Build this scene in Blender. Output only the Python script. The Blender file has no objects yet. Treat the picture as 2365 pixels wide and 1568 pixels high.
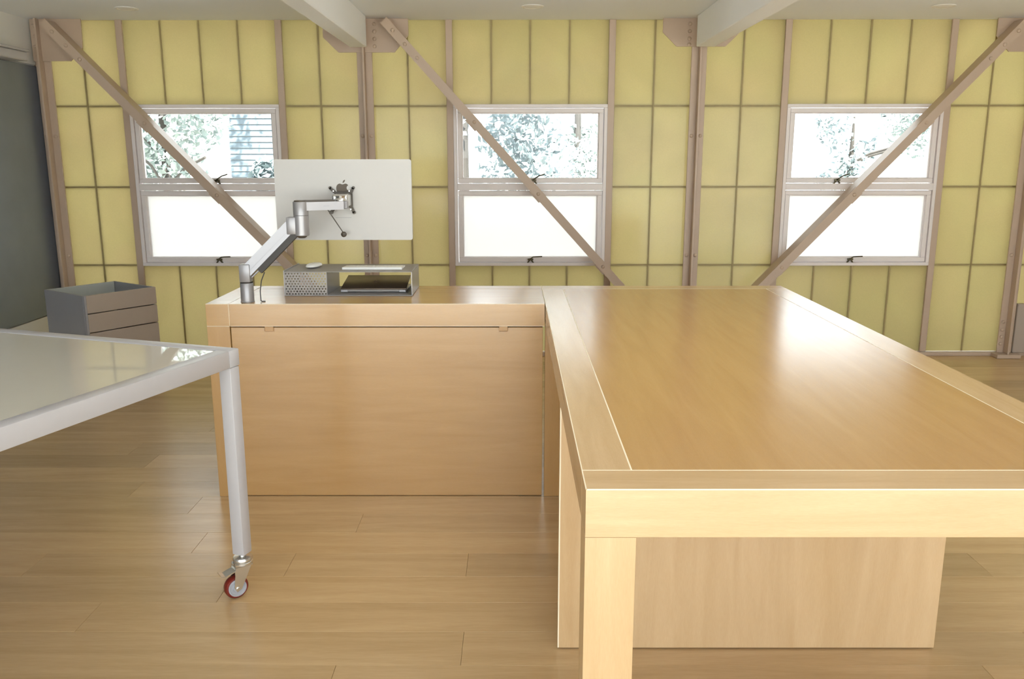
import bpy, bmesh, math, random
from mathutils import Vector, Matrix

# ------------------------------------------------------------------ camera, sky, sun, exposure
random.seed(7)
S = bpy.context.scene
COL = S.collection
PITCH, YAW, ROLL = 0.2112, -0.0017, -0.0008
FPX, IMG_W = 1965.5652, 2365.0

cam_data = bpy.data.cameras.new('camera')
cam = bpy.data.objects.new('camera', cam_data)
COL.objects.link(cam)
S.camera = cam
cam_data.sensor_fit = 'HORIZONTAL'
cam_data.sensor_width = 36.0
cam_data.lens = 36.0 * FPX / IMG_W
cam_data.clip_start = 0.02
cam_data.clip_end = 300
fw = Vector((math.sin(YAW) * math.cos(PITCH), math.cos(YAW) * math.cos(PITCH), -math.sin(PITCH)))
r0 = Vector((math.cos(YAW), -math.sin(YAW), 0))
u0 = r0.cross(fw)
rr = r0 * math.cos(ROLL) + u0 * math.sin(ROLL)
uu = -r0 * math.sin(ROLL) + u0 * math.cos(ROLL)
cam.matrix_world = Matrix(((rr.x, uu.x, -fw.x, 0), (rr.y, uu.y, -fw.y, 0), (rr.z, uu.z, -fw.z, 1.5), (0, 0, 0, 1)))

world = bpy.data.worlds.new('world')
S.world = world
world.use_nodes = True
bg = world.node_tree.nodes['Background']
bg.inputs[0].default_value = (0.93, 0.97, 1.0, 1)
bg.inputs[1].default_value = 2.0

sun_data = bpy.data.lights.new('sun', 'SUN')
sun_data.energy = 13.0
sun_data.angle = math.radians(1.0)
sun_data.color = (1.0, 0.96, 0.88)
sun = bpy.data.objects.new('sun', sun_data)
COL.objects.link(sun)
sun.rotation_euler = Vector((-0.22, 0.76, -1.10)).to_track_quat('-Z', 'Y').to_euler()

vs = S.view_settings
vs.view_transform = 'Standard'
vs.look = 'None'
vs.exposure = 1.30
vs.gamma = 1.0
vs.use_curve_mapping = False
S.cycles.use_denoising = True
S.cycles.max_bounces = 14
S.cycles.diffuse_bounces = 8
S.cycles.transparent_max_bounces = 12
S.cycles.sample_clamp_indirect = 6.0

# ------------------------------------------------------------------ mesh helpers
class MB:
    def __init__(self):
        self.v, self.f = [], []

    def add(self, verts, faces):
        o = len(self.v)
        self.v += [tuple(p) for p in verts]
        self.f += [tuple(i + o for i in q) for q in faces]
        return self

    def box(self, x0, x1, y0, y1, z0, z1, b=0.0, seg=1):
        if x0 > x1: x0, x1 = x1, x0
        if y0 > y1: y0, y1 = y1, y0
        if z0 > z1: z0, z1 = z1, z0
        if b <= 0:
            vv = [(x, y, z) for z in (z0, z1) for y in (y0, y1) for x in (x0, x1)]
            return self.add(vv, [(0, 2, 3, 1), (4, 5, 7, 6), (0, 1, 5, 4), (2, 6, 7, 3), (0, 4, 6, 2), (1, 3, 7, 5)])
        bm = bmesh.new()
        bmesh.ops.create_cube(bm, size=1)
        for q in bm.verts:
            q.co = Vector(((x0 + x1) / 2 + q.co.x * (x1 - x0), (y0 + y1) / 2 + q.co.y * (y1 - y0), (z0 + z1) / 2 + q.co.z * (z1 - z0)))
        bmesh.ops.bevel(bm, geom=bm.edges[:], offset=b, segments=seg, profile=0.5, affect='EDGES')
        return self.bm(bm)

    def bm(self, bm):
        bm.verts.ensure_lookup_table()
        bm.verts.index_update()
        self.add([q.co[:] for q in bm.verts], [[w.index for w in q.verts] for q in bm.faces])
        bm.free()
        return self

    def prism(self, poly, axis, a, b):
        """poly: 2D points; axis 'x','y' or 'z' is the extrusion axis from a to b (the other two in order)."""
        def P(p, t):
            return {'x': (t, p[0], p[1]), 'y': (p[0], t, p[1]), 'z': (p[0], p[1], t)}[axis]
        n = len(poly)
        vv = [P(p, a) for p in poly] + [P(p, b) for p in poly]
        ff = [tuple(range(n)), tuple(range(2 * n - 1, n - 1, -1))]
        ff += [(i, (i + 1) % n, n + (i + 1) % n, n + i) for i in range(n)]
        return self.add(vv, ff)

    def lathe(self, p0, axis, prof, n=24):
        """prof: (radius, height along axis) list."""
        p0, ax = Vector(p0), Vector(axis).normalized()
        s = ax.orthogonal().normalized()
        t = ax.cross(s)
        vv, ff = [], []
        for (r, h) in prof:
            for k in range(n):
                an = 2 * math.pi * k / n
                vv.append(p0 + ax * h + (s * math.cos(an) + t * math.sin(an)) * max(r, 1e-5))
        for j in range(len(prof) - 1):
            for k in range(n):
                ff.append((j * n + k, j * n + (k + 1) % n, (j + 1) * n + (k + 1) % n, (j + 1) * n + k))
        ff.append(tuple(range(n - 1, -1, -1)))
        ff.append(tuple((len(prof) - 1) * n + k for k in range(n)))
        return self.add(vv, ff)

    def cyl(self, p0, p1, r, n=16, c=0.0):
        p0, p1 = Vector(p0), Vector(p1)
        L = (p1 - p0).length
        pr = [(r, 0), (r, L)] if c <= 0 else [(r - c, 0), (r, c), (r, L - c), (r - c, L)]
        return self.lathe(p0, p1 - p0, pr, n)

    def tube(self, pts, r, n=8):
        pts = [Vector(p) for p in pts]
        vv, ff = [], []
        prev = None
        for i, p in enumerate(pts):
            d = (pts[min(i + 1, len(pts) - 1)] - pts[max(i - 1, 0)]).normalized()
            s = d.orthogonal().normalized() if prev is None else (prev - d * prev.dot(d)).normalized()
            prev = s
            t = d.cross(s)
            for k in range(n):
                a = 2 * math.pi * k / n
                vv.append(p + (s * math.cos(a) + t * math.sin(a)) * r)
        for i in range(len(pts) - 1):
            for k in range(n):
                ff.append((i * n + k, i * n + (k + 1) % n, (i + 1) * n + (k + 1) % n, (i + 1) * n + k))
        ff.append(tuple(range(n - 1, -1, -1)))
        ff.append(tuple((len(pts) - 1) * n + k for k in range(n)))
        return self.add(vv, ff)

    def bar(self, p0, p1, wv, hv):
        """rectangular bar from p0 to p1 with full cross vectors wv, hv (centred)."""
        p0, p1, w, h = Vector(p0), Vector(p1), Vector(wv) / 2, Vector(hv) / 2
        vv = [p + a * w + b * h for p in (p0, p1) for b in (-1, 1) for a in (-1, 1)]
        return self.add(vv, [(0, 2, 3, 1), (4, 5, 7, 6), (0, 1, 5, 4), (2, 6, 7, 3), (0, 4, 6, 2), (1, 3, 7, 5)])


ORG = {}

def mesh_of(mb, name, mat, off=(0, 0, 0), smooth=True, ang=35):
    me = bpy.data.meshes.new(name)
    me.from_pydata([(p[0] - off[0], p[1] - off[1], p[2] - off[2]) for p in mb.v], [], mb.f)
    bm = bmesh.new()
    bm.from_mesh(me)
    bmesh.ops.recalc_face_normals(bm, faces=bm.faces[:])
    bm.to_mesh(me)
    bm.free()
    if smooth:
        me.shade_smooth()
        me.set_sharp_from_angle(angle=math.radians(ang))
    me.materials.append(mat)
    return me

def obj(name, mb, mat, parent=None, smooth=True, recalc=True):
    off = ORG[parent.as_pointer()] if parent else (0, 0, 0)
    o = bpy.data.objects.new(name, mesh_of(mb, name, mat, off, smooth))
    COL.objects.link(o)
    if parent:
        o.parent = parent
    ORG[o.as_pointer()] = off
    return o

def place(name, me, loc, parent=None, rot=None):
    """link an object that uses (maybe shared) mesh data at a world location (parent unrotated)."""
    o = bpy.data.objects.new(name, me)
    COL.objects.link(o)
    off = ORG[parent.as_pointer()] if parent else (0, 0, 0)
    o.location = (loc[0] - off[0], loc[1] - off[1], loc[2] - off[2])
    if rot: o.rotation_euler = rot
    if parent: o.parent = parent
    ORG[o.as_pointer()] = tuple(loc)
    return o

def tag(o, label, cat, group=None, kind=None):
    o['label'] = label
    o['category'] = cat
    if group: o['group'] = group
    if kind: o['kind'] = kind
    return o

def thing(name, loc, label, cat, group=None, kind=None, rotz=0.0, local=False):
    e = bpy.data.objects.new(name, None)
    e.empty_display_size = 0.1
    COL.objects.link(e)
    e.location = loc
    e.rotation_euler = (0, 0, rotz)
    ORG[e.as_pointer()] = (0, 0, 0) if local else tuple(loc)
    return tag(e, label, cat, group, kind)

# ------------------------------------------------------------------ materials
def new_mat(name):
    m = bpy.data.materials.new(name)
    m.use_nodes = True
    nt = m.node_tree
    return m, nt, nt.nodes['Principled BSDF']

def N(nt, kind, **kw):
    n = nt.nodes.new(kind)
    for k, v in kw.items():
        if k.startswith('i_'):
            n.inputs[k[2:].replace('_', ' ')].default_value = v
        else:
            setattr(n, k, v)
    return n

def plain(name, col, rough=0.5, metal=0.0, spec=0.5, var=0.04, scale=30.0, bump=0.0, coat=0.0, coat_rough=0.1):
    m, nt, b = new_mat(name)
    tc = N(nt, 'ShaderNodeTexCoord')
    nz = N(nt, 'ShaderNodeTexNoise', i_Scale=scale, i_Detail=4.0)
    nt.links.new(tc.outputs['Object'], nz.inputs['Vector'])
    mp = N(nt, 'ShaderNodeMapRange')
    mp.inputs['To Min'].default_value = 1 - var
    mp.inputs['To Max'].default_value = 1 + var
    nt.links.new(nz.outputs['Fac'], mp.inputs['Value'])
    hs = N(nt, 'ShaderNodeHueSaturation')
    hs.inputs['Color'].default_value = (*col, 1)
    nt.links.new(mp.outputs[0], hs.inputs['Value'])
    nt.links.new(hs.outputs[0], b.inputs['Base Color'])
    b.inputs['Roughness'].default_value = rough
    b.inputs['Metallic'].default_value = metal
    b.inputs['Specular IOR Level'].default_value = spec
    b.inputs['Coat Weight'].default_value = coat
    b.inputs['Coat Roughness'].default_value = coat_rough
    if bump > 0:
        bp = N(nt, 'ShaderNodeBump', i_Strength=bump, i_Distance=0.002)
        nt.links.new(nz.outputs['Fac'], bp.inputs['Height'])
        nt.links.new(bp.outputs[0], b.inputs['Normal'])
    return m

def wood(name, c0, c1, stretch, rough=0.32, fine=60.0, rnd=0.0, spec=0.5, bump=0.02, ring=0.0, coat=0.0):
    """stretch: per-axis scale of the grain noise in object space."""
    m, nt, b = new_mat(name)
    tc = N(nt, 'ShaderNodeTexCoord')
    oi = N(nt, 'ShaderNodeObjectInfo')
    mp = N(nt, 'ShaderNodeMapping')
    mp.inputs['Scale'].default_value = stretch
    nt.links.new(tc.outputs['Object'], mp.inputs['Vector'])
    sh = N(nt, 'ShaderNodeVectorMath', operation='MULTIPLY_ADD')
    sh.inputs[1].default_value = (1, 1, 1)
    nt.links.new(mp.outputs[0], sh.inputs[0])
    mu = N(nt, 'ShaderNodeMath', operation='MULTIPLY')
    mu.inputs[1].default_value = 37.0
    nt.links.new(oi.outputs['Random'], mu.inputs[0])
    cb = N(nt, 'ShaderNodeCombineXYZ')
    for k in range(3): nt.links.new(mu.outputs[0], cb.inputs[k])
    nt.links.new(cb.outputs[0], sh.inputs[2])
    n1 = N(nt, 'ShaderNodeTexNoise', i_Scale=1.6, i_Detail=6.0, i_Roughness=0.6, i_Distortion=0.6)
    nt.links.new(sh.outputs[0], n1.inputs['Vector'])
    n2 = N(nt, 'ShaderNodeTexNoise', i_Scale=fine, i_Detail=3.0)
    nt.links.new(sh.outputs[0], n2.inputs['Vector'])
    mx = N(nt, 'ShaderNodeMath', operation='MULTIPLY_ADD')
    mx.inputs[1].default_value = 0.35
    nt.links.new(n2.outputs['Fac'], mx.inputs[0])
    nt.links.new(n1.outputs['Fac'], mx.inputs[2])
    cr = N(nt, 'ShaderNodeValToRGB')
    cr.color_ramp.elements[0].position = 0.38
    cr.color_ramp.elements[1].position = 0.95
    cr.color_ramp.elements[0].color = (*c0, 1)
    cr.color_ramp.elements[1].color = (*c1, 1)
    nt.links.new(mx.outputs[0], cr.inputs[0])
    out = cr.outputs[0]
    if rnd > 0:
        mr = N(nt, 'ShaderNodeMapRange')
        mr.inputs['To Min'].default_value = 1 - rnd
        mr.inputs['To Max'].default_value = 1 + rnd
        nt.links.new(oi.outputs['Random'], mr.inputs['Value'])
        hs = N(nt, 'ShaderNodeHueSaturation')
        nt.links.new(out, hs.inputs['Color'])
        nt.links.new(mr.outputs[0], hs.inputs['Value'])
        out = hs.outputs[0]
    nt.links.new(out, b.inputs['Base Color'])
    b.inputs['Roughness'].default_value = rough
    b.inputs['Specular IOR Level'].default_value = spec
    b.inputs['Coat Weight'].default_value = coat
    b.inputs['Coat Roughness'].default_value = 0.25
    if bump > 0:
        bp = N(nt, 'ShaderNodeBump', i_Strength=bump, i_Distance=0.002)
        nt.links.new(n2.outputs['Fac'], bp.inputs['Height'])
        nt.links.new(bp.outputs[0], b.inputs['Normal'])
    return m

def translucent(name, col_t, col_d, mix, gloss, grough, blot=0.0):
    m = bpy.data.materials.new(name)
    m.use_nodes = True
    nt = m.node_tree
    nt.nodes.clear()
    out = N(nt, 'ShaderNodeOutputMaterial')
    tr = N(nt, 'ShaderNodeBsdfTranslucent')
    di = N(nt, 'ShaderNodeBsdfDiffuse')
    gl = N(nt, 'ShaderNodeBsdfGlossy')
    gl.inputs['Roughness'].default_value = grough
    m1 = N(nt, 'ShaderNodeMixShader')
    m1.inputs[0].default_value = mix
    nt.links.new(tr.outputs[0], m1.inputs[1])
    nt.links.new(di.outputs[0], m1.inputs[2])
    m2 = N(nt, 'ShaderNodeMixShader')
    fr = N(nt, 'ShaderNodeFresnel', i_IOR=1.45)
    mm = N(nt, 'ShaderNodeMath', operation='MULTIPLY')
    mm.inputs[1].default_value = gloss
    nt.links.new(fr.outputs[0], mm.inputs[0])
    nt.links.new(mm.outputs[0], m2.inputs[0])
    nt.links.new(m1.outputs[0], m2.inputs[1])
    nt.links.new(gl.outputs[0], m2.inputs[2])
    nt.links.new(m2.outputs[0], out.inputs[0])
    di.inputs[0].default_value = (*col_d, 1)
    if blot > 0:
        geo = N(nt, 'ShaderNodeNewGeometry')
        oi = N(nt, 'ShaderNodeObjectInfo')
        nz = N(nt, 'ShaderNodeTexNoise', i_Scale=2.2, i_Detail=2.0, i_Distortion=0.8)
        nt.links.new(geo.outputs['Position'], nz.inputs['Vector'])
        fib = N(nt, 'ShaderNodeTexNoise', i_Scale=140.0, i_Detail=2.0)
        nt.links.new(geo.outputs['Position'], fib.inputs['Vector'])
        a = N(nt, 'ShaderNodeMapRange')
        a.inputs['From Min'].default_value, a.inputs['From Max'].default_value = 0.3, 0.7
        a.inputs['To Min'].default_value, a.inputs['To Max'].default_value = 0.493, 0.507
        nt.links.new(nz.outputs['Fac'], a.inputs['Value'])
        vv = N(nt, 'ShaderNodeMapRange')
        vv.inputs['To Min'].default_value, vv.inputs['To Max'].default_value = 1 - blot, 1 + blot
        nt.links.new(oi.outputs['Random'], vv.inputs['Value'])
        v2 = N(nt, 'ShaderNodeMapRange')
        v2.inputs['To Min'].default_value, v2.inputs['To Max'].default_value = 0.88, 1.12
        nt.links.new(fib.outputs['Fac'], v2.inputs['Value'])
        big = N(nt, 'ShaderNodeTexNoise', i_Scale=1.3, i_Detail=3.0, i_Distortion=1.2)
        nt.links.new(geo.outputs['Position'], big.inputs['Vector'])
        v3 = N(nt, 'ShaderNodeMapRange')
        v3.inputs['From Min'].default_value, v3.inputs['From Max'].default_value = 0.3, 0.7
        v3.inputs['To Min'].default_value, v3.inputs['To Max'].default_value = 0.90, 1.10
        nt.links.new(big.outputs['Fac'], v3.inputs['Value'])
        vk = N(nt, 'ShaderNodeMath', operation='MULTIPLY')
        nt.links.new(v3.outputs[0], vk.inputs[0])
        nt.links.new(v2.outputs[0], vk.inputs[1])
        vm = N(nt, 'ShaderNodeMath', operation='MULTIPLY')
        nt.links.new(vv.outputs[0], vm.inputs[0])
        nt.links.new(vk.outputs[0], vm.inputs[1])
        hs = N(nt, 'ShaderNodeHueSaturation')
        hs.inputs['Color'].default_value = (*col_t, 1)
        nt.links.new(a.outputs[0], hs.inputs['Hue'])
        nt.links.new(vm.outputs[0], hs.inputs['Value'])
        nt.links.new(hs.outputs[0], tr.inputs[0])
    else:
        tr.inputs[0].default_value = (*col_t, 1)
    return m

def clear_glass(name):
    m = bpy.data.materials.new(name)
    m.use_nodes = True
    nt = m.node_tree
    nt.nodes.clear()
    out = N(nt, 'ShaderNodeOutputMaterial')
    tr = N(nt, 'ShaderNodeBsdfTransparent')
    tr.inputs[0].default_value = (0.95, 0.97, 0.97, 1)
    gl = N(nt, 'ShaderNodeBsdfGlossy')
    gl.inputs['Roughness'].default_value = 0.02
    fr = N(nt, 'ShaderNodeFresnel', i_IOR=1.3)
    mx = N(nt, 'ShaderNodeMixShader')
    nt.links.new(fr.outputs[0], mx.inputs[0])
    nt.links.new(tr.outputs[0], mx.inputs[1])
    nt.links.new(gl.outputs[0], mx.inputs[2])
    nt.links.new(mx.outputs[0], out.inputs[0])
    return m

M = {}
M['panel'] = translucent('yellow_fibreglass', (0.162, 0.131, 0.055), (0.50, 0.44, 0.20), 0.25, 0.6, 0.12, blot=0.05)
M['frosted'] = translucent('frosted_glass', (0.72, 0.72, 0.705), (0.8, 0.8, 0.8), 0.12, 0.6, 0.1)
M['skylight'] = translucent('added_skylight_glass', (0.56, 0.56, 0.555), (0.8, 0.8, 0.8), 0.1, 0.6, 0.1)  # pane of the added skylight, lifts the light on upward-facing surfaces
M['glass'] = clear_glass('clear_glass')
M['joint'] = plain('joint_bar_paint', (0.33, 0.26, 0.11), 0.5)
M['steel'] = plain('taupe_steel_paint', (0.50, 0.385, 0.295), 0.42, var=0.05, scale=8)
M['frame'] = plain('window_frame_paint', (0.78, 0.73, 0.725), 0.4, var=0.02)
M['bronze'] = plain('bronze_latch', (0.10, 0.085, 0.05), 0.35, metal=0.6)
M['ceiling'] = plain('ceiling_paint', (0.84, 0.875, 0.925), 0.75, var=0.01, scale=3)
M['beam'] = plain('beam_paint', (0.88, 0.90, 0.93), 0.6, var=0.01)
M['wall_white'] = plain('white_wall_paint', (0.74, 0.73, 0.70), 0.7, var=0.02, scale=4)
M['dark_panel'] = plain('dark_satin_panel', (0.235, 0.27, 0.33), 0.46, metal=0.5, var=0.12, scale=4)
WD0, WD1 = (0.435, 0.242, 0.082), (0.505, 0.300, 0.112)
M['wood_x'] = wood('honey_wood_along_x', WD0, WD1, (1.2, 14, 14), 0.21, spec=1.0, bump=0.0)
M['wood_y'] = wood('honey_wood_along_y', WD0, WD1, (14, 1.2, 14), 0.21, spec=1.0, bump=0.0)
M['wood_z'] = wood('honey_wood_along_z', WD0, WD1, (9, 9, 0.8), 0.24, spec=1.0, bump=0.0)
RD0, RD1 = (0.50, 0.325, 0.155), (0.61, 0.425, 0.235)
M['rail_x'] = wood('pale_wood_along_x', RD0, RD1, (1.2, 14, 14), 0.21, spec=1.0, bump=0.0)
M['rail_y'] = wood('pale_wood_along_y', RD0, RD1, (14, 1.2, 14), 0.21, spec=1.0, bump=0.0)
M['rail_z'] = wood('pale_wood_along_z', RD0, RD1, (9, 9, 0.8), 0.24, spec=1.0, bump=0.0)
M['inlay'] = plain('pale_inlay', (0.86, 0.75, 0.57), 0.4)
M['pull'] = plain('pull_wood', (0.50, 0.31, 0.155), 0.4)
M['plank'] = wood('oak_plank', (0.47, 0.31, 0.143), (0.615, 0.435, 0.23), (0.8, 9, 9), 0.27, fine=22, rnd=0.11, bump=0.03, spec=0.9)
M['white_steel'] = plain('white_powder_coat', (0.50, 0.49, 0.51), 0.33, var=0.02)
M['table_glass'] = plain('white_back_painted_glass', (0.64, 0.61, 0.53), 0.02, spec=0.6, var=0.01)
M['chrome'] = plain('zinc_plate', (0.72, 0.71, 0.68), 0.25, metal=0.9, var=0.05)
M['red_tyre'] = plain('red_polyurethane', (0.17, 0.018, 0.012), 0.28)
M['hub'] = plain('grey_wheel_hub', (0.36, 0.37, 0.41), 0.4)
M['cab_front'] = plain('cabinet_front_paint', (0.40, 0.335, 0.285), 0.45, var=0.02)
M['cab_side'] = plain('cabinet_side_paint', (0.30, 0.30, 0.32), 0.4, var=0.02)
M['cab_in'] = plain('cabinet_tray_paint', (0.46, 0.48, 0.46), 0.4, var=0.02)
M['black'] = plain('dark_plastic', (0.035, 0.028, 0.022), 0.45)
M['alu'] = plain('satin_aluminium', (0.37, 0.36, 0.372), 0.32, metal=0.45, var=0.02)
M['alu_dark'] = plain('shelf_metal', (0.34, 0.32, 0.31), 0.5, metal=0.2, var=0.03)
M['screen_back'] = plain('monitor_back', (0.54, 0.53, 0.515), 0.42, metal=0.0, var=0.01)
M['logo'] = plain('polished_dark_logo', (0.085, 0.062, 0.04), 0.45, metal=0.0)
M['bracket'] = plain('bracket_dark_metal', (0.07, 0.053, 0.036), 0.4, metal=0.0)
M['laptop'] = plain('dark_laptop_lid', (0.16, 0.12, 0.085), 0.32, metal=0.6)
M['laptop_logo'] = plain('laptop_logo_black', (0.02, 0.018, 0.015), 0.15, metal=0.3)
M['white_plastic'] = plain('white_plastic', (0.80, 0.80, 0.78), 0.3, var=0.01)
M['cable'] = plain('grey_cable', (0.05, 0.05, 0.05), 0.5)
M['light_trim'] = plain('white_light_trim', (0.80, 0.78, 0.74), 0.4)
M['ground'] = plain('pale_paving', (0.50, 0.49, 0.46), 0.9, var=0.1, scale=2)
M['bark'] = plain('tree_bark', (0.05, 0.045, 0.04), 0.9, var=0.3, scale=6)
M['leaf_a'] = plain('pale_leaf', (0.24, 0.29, 0.27), 0.5, var=0.6, scale=5)
M['leaf_b'] = plain('grey_green_leaf', (0.17, 0.22, 0.23), 0.5, var=0.6, scale=5)
M['leaf_c'] = plain('pale_silver_leaf', (0.15, 0.20, 0.205), 0.5, var=0.6, scale=5)
M['siding'] = plain('grey_siding', (0.13, 0.17, 0.20), 0.7)
M['roof'] = plain('roof_sheet', (0.75, 0.75, 0.74), 0.6)
M['house_wall'] = plain('house_wall_paint', (0.70, 0.70, 0.68), 0.8)

# ------------------------------------------------------------------ dimensions
D = 6.4185           # front plane of the yellow panels
CZ = 2.458           # ceiling
XL, XR, YR = -3.435, 6.30, -0.95
COLX = [-3.365, -1.064, 1.328, 3.760, 6.20]

# ------------------------------------------------------------------ floor
floor = thing('floor', (0, 0, 0), 'pale oak plank floor running under all the tables', 'floor', kind='structure')
obj('subfloor', MB().box(XL - .1, XR + .1, YR - .1, 6.62, -0.10, -0.02), M['black'], floor)
PWID = 0.186
ends = {0: [-0.16], 1: [-1.42], 2: [-1.025], 3: [-1.805, -0.842, -0.174], 4: [-1.25], 5: [-0.645], 6: [-1.404], -1: [-0.536]}
rp = random.Random(3)
row = math.floor((YR - 2.306) / PWID)
while 2.306 + row * PWID < 6.47:
    y0 = 2.306 + row * PWID
    y1 = min(y0 + PWID, 6.47)
    y0 = max(y0, YR)
    cuts = sorted(ends.get(row, []))
    if not cuts: cuts = [rp.uniform(-1.8, 0.6)]
    xs = [cuts[0]]
    while xs[0] > XL: xs.insert(0, xs[0] - rp.uniform(1.6, 2.2))
    xs = xs + cuts[1:]
    while xs[-1] < XR: xs.append(xs[-1] + rp.uniform(1.7, 2.3))
    xs[0], xs[-1] = XL, XR
    for a, b in zip(xs[:-1], xs[1:]):
        if b - a < 0.05: continue
        cx, cy = (a + b) / 2, (y0 + y1) / 2
        dz = rp.uniform(-0.0004, 0.0)
        mb = MB().box(a - cx + .0004, b - cx - .0004, y0 - cy + .0004, y1 - cy - .0004, -0.02, 0, b=0.0007)
        place('plank', mesh_of(mb, 'plank', M['plank']), (cx, cy, dz), floor)
    row += 1

# ------------------------------------------------------------------ ceiling and side / rear walls
KX0_, KX1_, KY0_, KY1_ = -0.20, 1.20, 1.00, 3.50      # opening for an added, unseen skylight that brightens the table tops and floor
cl = MB().box(XL - .1, XR + .1, YR - .25, KY0_, CZ, CZ + .22).box(XL - .1, XR + .1, KY1_, 6.60, CZ, CZ + .22)
cl.box(XL - .1, KX0_, KY0_, KY1_, CZ, CZ + .22).box(KX1_, XR + .1, KY0_, KY1_, CZ, CZ + .22)
obj_c = obj('ceiling', cl, M['ceiling'])
sk = thing('window_5', ((KX0_ + KX1_) / 2, (KY0_ + KY1_) / 2, CZ), 'added frosted skylight out of view between the two white beams, brightening the table tops', 'skylight', kind='structure')
obj('pane', MB().box(KX0_, KX1_, KY0_, KY1_, CZ + .10, CZ + .104), M['skylight'], sk)
for x in (KX0_, KX1_ - .03):
    obj('curb', MB().box(x, x + .03, KY0_, KY1_, CZ + .002, CZ + .099), M['frame'], sk)
tag(obj_c, 'smooth off-white ceiling above the yellow wall', 'ceiling', kind='structure')

wl = thing('wall_left', (XL, 2.6, 0), 'left side wall, white above and below a dark satin panel', 'wall', kind='structure')
obj('wall_body', MB().box(XL - .12, XL - .02, YR, 6.60, 0, CZ), M['wall_white'], wl)
obj('lower_wall_panel', MB().box(XL - .02, XL, YR, 6.30, 0, 0.355), M['wall_white'], wl)
obj('upper_wall_panel', MB().box(XL - .02, XL - .004, YR, 6.40, 2.15, CZ), M['wall_white'], wl)
obj('dark_wall_panel', MB().box(XL - .02, XL + .01, YR + .3, 6.40, 0.365, 2.14, b=.003), M['dark_panel'], wl)

wr = obj('wall_right', MB().box(XR, XR + .12, YR, 6.60, 0, CZ), M['wall_white'])
tag(wr, 'plain white right side wall beyond the last column', 'wall', kind='structure')

# rear wall with a wide glazed doorway behind the camera
OX0, OX1, OZ = -2.9, 5.2, 2.34
wb = thing('wall_rear', (0, YR, 0), 'white rear wall around the wide glazed doorway', 'wall', kind='structure')
obj('wall_pier', MB().box(XL - .1, OX0, YR - .15, YR, 0, CZ), M['wall_white'], wb)
obj('wall_pier', MB().box(OX1, XR + .1, YR - .15, YR, 0, CZ), M['wall_white'], wb)
obj('wall_header', MB().box(OX0, OX1, YR - .15, YR, OZ, CZ), M['wall_white'], wb)
dr = thing('door_1', ((OX0 + OX1) / 2, YR - .08, 0), 'wide glazed sliding doors in the rear wall', 'door', kind='structure')
fm = MB().box(OX0, OX1, YR - .12, YR - .05, OZ - .05, OZ).box(OX0, OX0 + .05, YR - .12, YR - .05, 0, OZ).box(OX1 - .05, OX1, YR - .12, YR - .05, 0, OZ)
obj('door_frame', fm, M['frame'], dr)
nd = 4
for k in range(nd):
    a = OX0 + .05 + (OX1 - OX0 - .1) * k / nd
    b = OX0 + .05 + (OX1 - OX0 - .1) * (k + 1) / nd
    if k: obj('door_stile', MB().box(a - .03, a + .03, YR - .11, YR - .06, 0.01, OZ - .05), M['frame'], dr)
    obj('door_pane', MB().box(a + .03, b - .03, YR - .088, YR - .082, .02, OZ - .05), M['glass'], dr)

# ------------------------------------------------------------------ far wall: yellow translucent panels
far = thing('wall_far', (1.4, D, 0), 'far wall of backlit yellow translucent panels in a taupe grid', 'wall', kind='structure')
SW = 0.0475          # mullion strip width
JW = 0.0115          # joint width
ROWZ = [0.033, 0.7014, 1.2826, 1.8631, CZ]
WZ0, WZ1 = 0.697, 1.875

def panel(x0, x1, z0, z1, gx0, gx1):
    """a tray-shaped sheet panel: face towards the room with returned edges."""
    a, b = x0 + gx0, x1 - gx1
    cx, cz = (a + b) / 2, (z0 + z1) / 2
    w, h, d = (b - a) / 2, (z1 - z0) / 2, 0.010
    vv = [(-w, 0, -h), (w, 0, -h), (w, 0, h), (-w, 0, h), (-w, d, -h), (w, d, -h), (w, d, h), (-w, d, h)]
    mb = MB().add(vv, [(0, 1, 2, 3), (0, 4, 5, 1), (1, 5, 6, 2), (2, 6, 7, 3), (3, 7, 4, 0)])
    me = mesh_of(mb, 'panel', M['panel'], smooth=False)
    place('panel', me, (cx, D, cz), far)

def vbar(x, z0, z1):
    obj('joint_bar', MB().box(x - JW / 2, x + JW / 2, D - .004, D + .012, z0, z1), M['joint'], far)

def hbar(x0, x1, z):
    obj('joint_bar', MB().box(x0, x1, D - .002, D + .011, z - JW / 2, z + JW / 2), M['joint'], far)

def mullion(x):
    obj('mullion', MB().box(x - SW / 2, x + SW / 2, D - .018, D + .05, 0.033, CZ, b=.002), M['steel'], far)

def side_field(xa, xm, xb, ga, gb):
    """two columns of four panels between xa and xb with a joint at xm."""
    for k in range(4):
        z0 = ROWZ[k] + (JW / 2 if k else 0)
        z1 = ROWZ[k + 1] - (JW / 2 if k < 3 else 0)
        panel(xa, xm, z0, z1, ga, JW / 2)
        panel(xm, xb, z0, z1, JW / 2, gb)
    vbar(xm, ROWZ[0], CZ)
    for k in (1, 2, 3):
        hbar(xa + ga, xm - JW / 2, ROWZ[k])
        hbar(xm + JW / 2, xb - gb, ROWZ[k])

def window_field(xs):
    for k in range(4):
        for z0, z1 in ((ROWZ[0], WZ0), (WZ1, CZ)):
            panel(xs[k], xs[k + 1], z0, z1, SW / 2 if k == 0 else JW / 2, SW / 2 if k == 3 else JW / 2)
    for x in xs[1:4]:
        vbar(x, ROWZ[0], WZ0)
        vbar(x, WZ1, CZ)

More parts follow.
